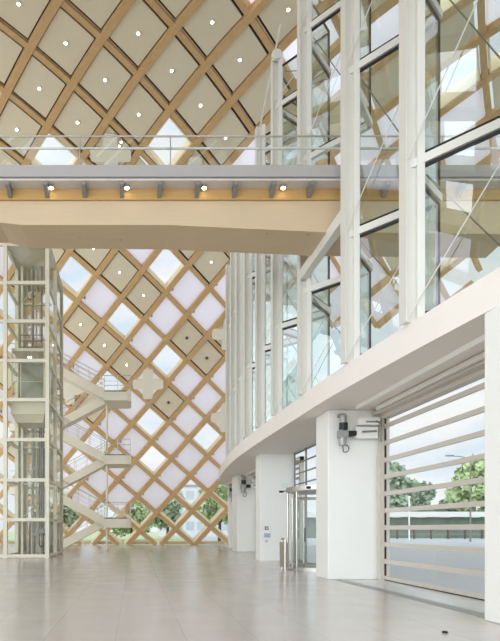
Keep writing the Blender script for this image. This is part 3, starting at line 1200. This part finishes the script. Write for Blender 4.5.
def flight(xa, za, xb, zb, y0, y1, name='flight'):
    n_ = 12
    th = .42
    poly = []
    for k in range(n_):
        x0 = xa + (xb - xa) * k / n_
        x1 = xa + (xb - xa) * (k + 1) / n_
        z = za + (zb - za) * (k + (1 if zb > za else 0)) / n_
        poly += [(x0, z), (x1, z)]
    top_ = poly
    bot = [(xb, zb - th), (xa, za - th)]
    m = MB()
    # treads
    ring = top_ + bot
    m.hexa([(x, y0 + .06, z) for x, z in ring], [(x, y1 - .06, z) for x, z in ring])
    o = m.build('flight', stair_paint, stt)
    for yy in ((y0, y0 + .06), (y1 - .06, y1)):
        s_ = MB()
        sq = [(xa, za - th - .02), (xb, zb - th - .02), (xb, zb + .16), (xa, za + .16)]
        s_.hexa([(x, yy[0], z) for x, z in sq], [(x, yy[1], z) for x, z in sq])
        s_.build('stringer', stair_paint, o)
    for yy in (y0 + .03, y1 - .03):
        r = MB()
        for h_, rad in ((1.05, .022), (.72, .012), (.42, .012)):
            r.tube([(xa, yy, za + h_), (xb, yy, zb + h_)], rad, 6)
        for k in range(5):
            f = (k + .3) / 5
            x, z = xa + (xb - xa) * f, za + (zb - za) * f
            r.tube([(x, yy, z + .1), (x, yy, z + 1.05)], .016, 6)
        r.build('railing', steel, o)
    return o


def landing(z, right):
    m = MB()
    y0, y1 = YA0, YB1
    if right:
        R = .35
        poly = [(XR - .02, y0)]
        poly += [(LANDX - R + R * math.sin(PI / 2 * k / 6), y0 + R - R * math.cos(PI / 2 * k / 6)) for k in range(7)]
        poly += [(LANDX - R + R * math.cos(PI / 2 * k / 6), y1 - R + R * math.sin(PI / 2 * k / 6)) for k in range(7)]
        poly += [(XR - .02, y1)]
        m.prism(poly, z - .54, z + .02)
        o = m.build('landing', stair_paint, stt)
        g = MB()
        g.box(XR + .1, LANDX - .4, y0 + .02, y0 + .035, z + .05, z + 1.0)
        g.box(LANDX - .05, LANDX - .035, y0 + .4, y1 - .4, z + .05, z + 1.0)
        g.build('glass_panel', fine_glass, o)
        r = MB()
        for h_, rad in ((1.05, .022), (.7, .012)):
            r.tube([(XR, y0 + .03, z + h_), (LANDX - .05, y0 + .03, z + h_), (LANDX - .05, y1 - .03, z + h_), (XR, y1 - .03, z + h_)], rad, 6)
        for x, y in ((XR, y0 + .03), (LANDX - .05, y0 + .03), (LANDX - .05, y1 - .03), ((XR + LANDX) / 2, y0 + .03)):
            r.tube([(x, y, z), (x, y, z + 1.05)], .022, 6)
        r.build('railing', steel, o)
        MB().box(XR, LANDX - .3, y0 + .02, y0 + .1, z + .02, z + .1).build('edge_strip', bracket_grey, o)
    else:
        m.box(-8.0, XL + .02, y0, y1, z - .44, z + .02)
        o = m.build('landing', stair_paint, stt)
        r = MB()
        for h_, rad in ((1.05, .022), (.7, .012)):
            r.tube([(XL, y0 + .03, z + h_), (-8, y0 + .03, z + h_)], rad, 6)
        r.build('railing', steel, o)


H = 4.05
for lv in range(3):
    z0 = lv * H
    flight(XL, z0, XR, z0 + H / 2, YB0, YB1)
    flight(XR, z0 + H / 2, XL, z0 + H, YA0, YA1)
    landing(z0 + H / 2, True)
    landing(z0 + H, False)
MB().tube([(-1.85, 36.22, 0), (-1.85, 36.22, 2.5 * H - .4)], .075, 10).build('support_post', stair_paint, stt)
for x in (-7.8, -5.9):
    MB().tube([(x, 36.2, 0), (x, 36.2, 3 * H - .4)], .09, 10).build('support_post', stair_paint, stt)

# ------------------------------------------------------------------ outdoors
leaf_a = mat('leaf_green', srgb(178, 194, 166), .8, noise=.3, nscale=1.2)
leaf_c = mat('leaf_deep_green', srgb(156, 174, 146), .8, noise=.3, nscale=1.2)
leaf_b = mat('leaf_light_green', srgb(186, 202, 150), .8, noise=.3, nscale=1.2)
bark = mat('bark', srgb(96, 84, 70), .9)


def tree(x, y, h, w, m_, label, cat='tree', seed=0):
    rnd = random.Random(seed)
    t = thing('shrub' if cat == 'shrub' else 'tree', label, cat, (x, y, 0))
    tr_ = MB()
    tr_.tube([(x, y, -.1), (x + .1, y, h * .4), (x - .1, y, h * .75)], [h * .03, h * .022, h * .01], 8)
    for k in range(5):
        an = k * 1.3
        tr_.tube([(x, y, h * (.3 + .06 * k)), (x + w * .3 * math.cos(an), y + w * .3 * math.sin(an), h * (.5 + .07 * k))], [h * .014, h * .006], 6)
    tr_.build('trunk', bark, t)
    m = MB()
    blobs = [(rnd.gauss(0, w * .2), rnd.gauss(0, w * .2), h * rnd.uniform(.32, .86), w * rnd.uniform(.14, .24)) for _ in range(16)]
    for bx, by, bz, br_ in blobs:
        sc_ = 1 - .55 * max(0, (bz / h - .55) / .45)
        for _ in range(150):
            d = Vector((rnd.gauss(0, 1), rnd.gauss(0, 1), rnd.gauss(0, 1))).normalized() * br_ * rnd.uniform(.7, 1.05)
            c = Vector((x + bx * sc_, y + by * sc_, bz)) + d
            e1 = Vector((rnd.gauss(0, 1), rnd.gauss(0, 1), rnd.gauss(0, 1))).normalized()
            e2 = e1.cross(Vector((rnd.gauss(0, 1), rnd.gauss(0, 1), rnd.gauss(0, 1)))).normalized()
            z_ = h * .045 + w * .01
            m.add([c - e1 * z_, c + e2 * z_ * .6, c + e1 * z_, c - e2 * z_ * .6], [(0, 1, 2, 3)])
    m.build('crown', m_, t)


tree(41, 90, 12.6, 9, leaf_c, 'dense green tree across the street behind the gate, nearest the pillar', seed=1)
tree(52, 104, 11.5, 8, leaf_c, 'lower dark green tree behind the gate next to the dense tree', seed=2)
tree(63.5, 107, 10, 7, leaf_c, 'small tree behind the gate midway between two bigger trees', seed=3)
tree(55.5, 88, 13.4, 10, leaf_b, 'light green tree behind the street lamp', seed=4)
tree(9.5, 62, 6.8, 5, leaf_b, 'leafy tree outside the lattice beside the rounded slab end', seed=6)
tree(4.6, 78, 7.5, 6, leaf_a, 'tree outside the lattice before the office building', seed=7)
tree(-0.5, 70, 5.0, 6, leaf_b, 'low leafy tree outside the lattice beside the stair landing', seed=8)
tree(-8, 66, 6.0, 6, leaf_a, 'leafy tree outside the lattice behind the stair foot', seed=9)
tree(14.8, 58, 6.0, 5, leaf_a, 'tree outside seen past the farthest pillar', seed=10)

sl = thing('street_lamp', 'tall grey street lamp with one arm standing behind the gate', 'street lamp', (37.2, 61, 0))
MB().tube([(37.2, 61, 0), (37.2, 61, 9.3)], [.10, .06], 8).build('pole', bracket_grey, sl)
MB().tube([(37.2, 61, 9.2), (36.2, 61, 9.42), (35.2, 61, 9.5)], .05, 8).build('lamp_arm', bracket_grey, sl)
MB().hexa([(34.4, 60.85, 9.48), (35.3, 60.85, 9.45), (35.3, 61.15, 9.45), (34.4, 61.15, 9.48)], [(34.5, 60.9, 9.6), (35.3, 60.9, 9.62), (35.3, 61.1, 9.62), (34.5, 61.1, 9.6)]).build('lamp_head', bracket_grey, sl)
wp = thing('white_post', 'thin white post across the street beside the dense tree', 'post', (33.9, 68, 0))
MB().tube([(33.9, 68, 0), (33.9, 68, 5.4)], .09, 8).build('pole', white, wp)
MB().box(33.75, 34.05, 67.95, 68.05, 5.3, 5.45).build('cap', white, wp)
gf = thing('guard_fence', 'low brown post and rail fence along the far side of the street', 'fence', (45, 78, 0))
for i in range(22):
    x = 30 + i * 2.4
    MB().box(x - .1, x + .1, 77.9, 78.1, 0, 1.6).build('post', bark, gf)
for z in (.6, 1.4):
    MB().box(30, 81, 77.95, 78.05, z, z + .14).build('rail', bracket_grey, gf)
pw = recentre(MB().box(25, 110, 84, 85.5, 3.25, 4.05).build('road_overpass', mat('concrete_pale', srgb(214, 214, 208), .8)))
tag(pw, 'long pale concrete overpass edge under the distant trees', 'overpass')
hd = recentre(MB().box(25, 110, 85.6, 87, 0, 3.2).build('hedge', mat('hedge_green', srgb(112, 124, 110), .9, noise=.35, nscale=.9)))
tag(hd, 'long dark green hedge under the pale overpass', 'hedge')
ob = thing('office_building', 'pale grey office building far outside beyond the lawn', 'building', (9, 100, 0))
MB().box(4.5, 19, 98, 108, 0, 9.0).build('wall', mat('office_grey', srgb(206, 208, 206), .8), ob)
wm = mat('office_window', srgb(176, 186, 188), .2)
for z in (1.2, 4.0, 6.7):
    for i in range(7):
        MB().box(5.1 + i * 2.0, 6.5 + i * 2.0, 97.94, 98.02, z, z + 1.5).build('window', wm, ob)
MB().box(4.2, 19.3, 97.7, 108, 9.0, 9.3).build('roof', mat('roof_grey', srgb(150, 150, 150), .8), ob)
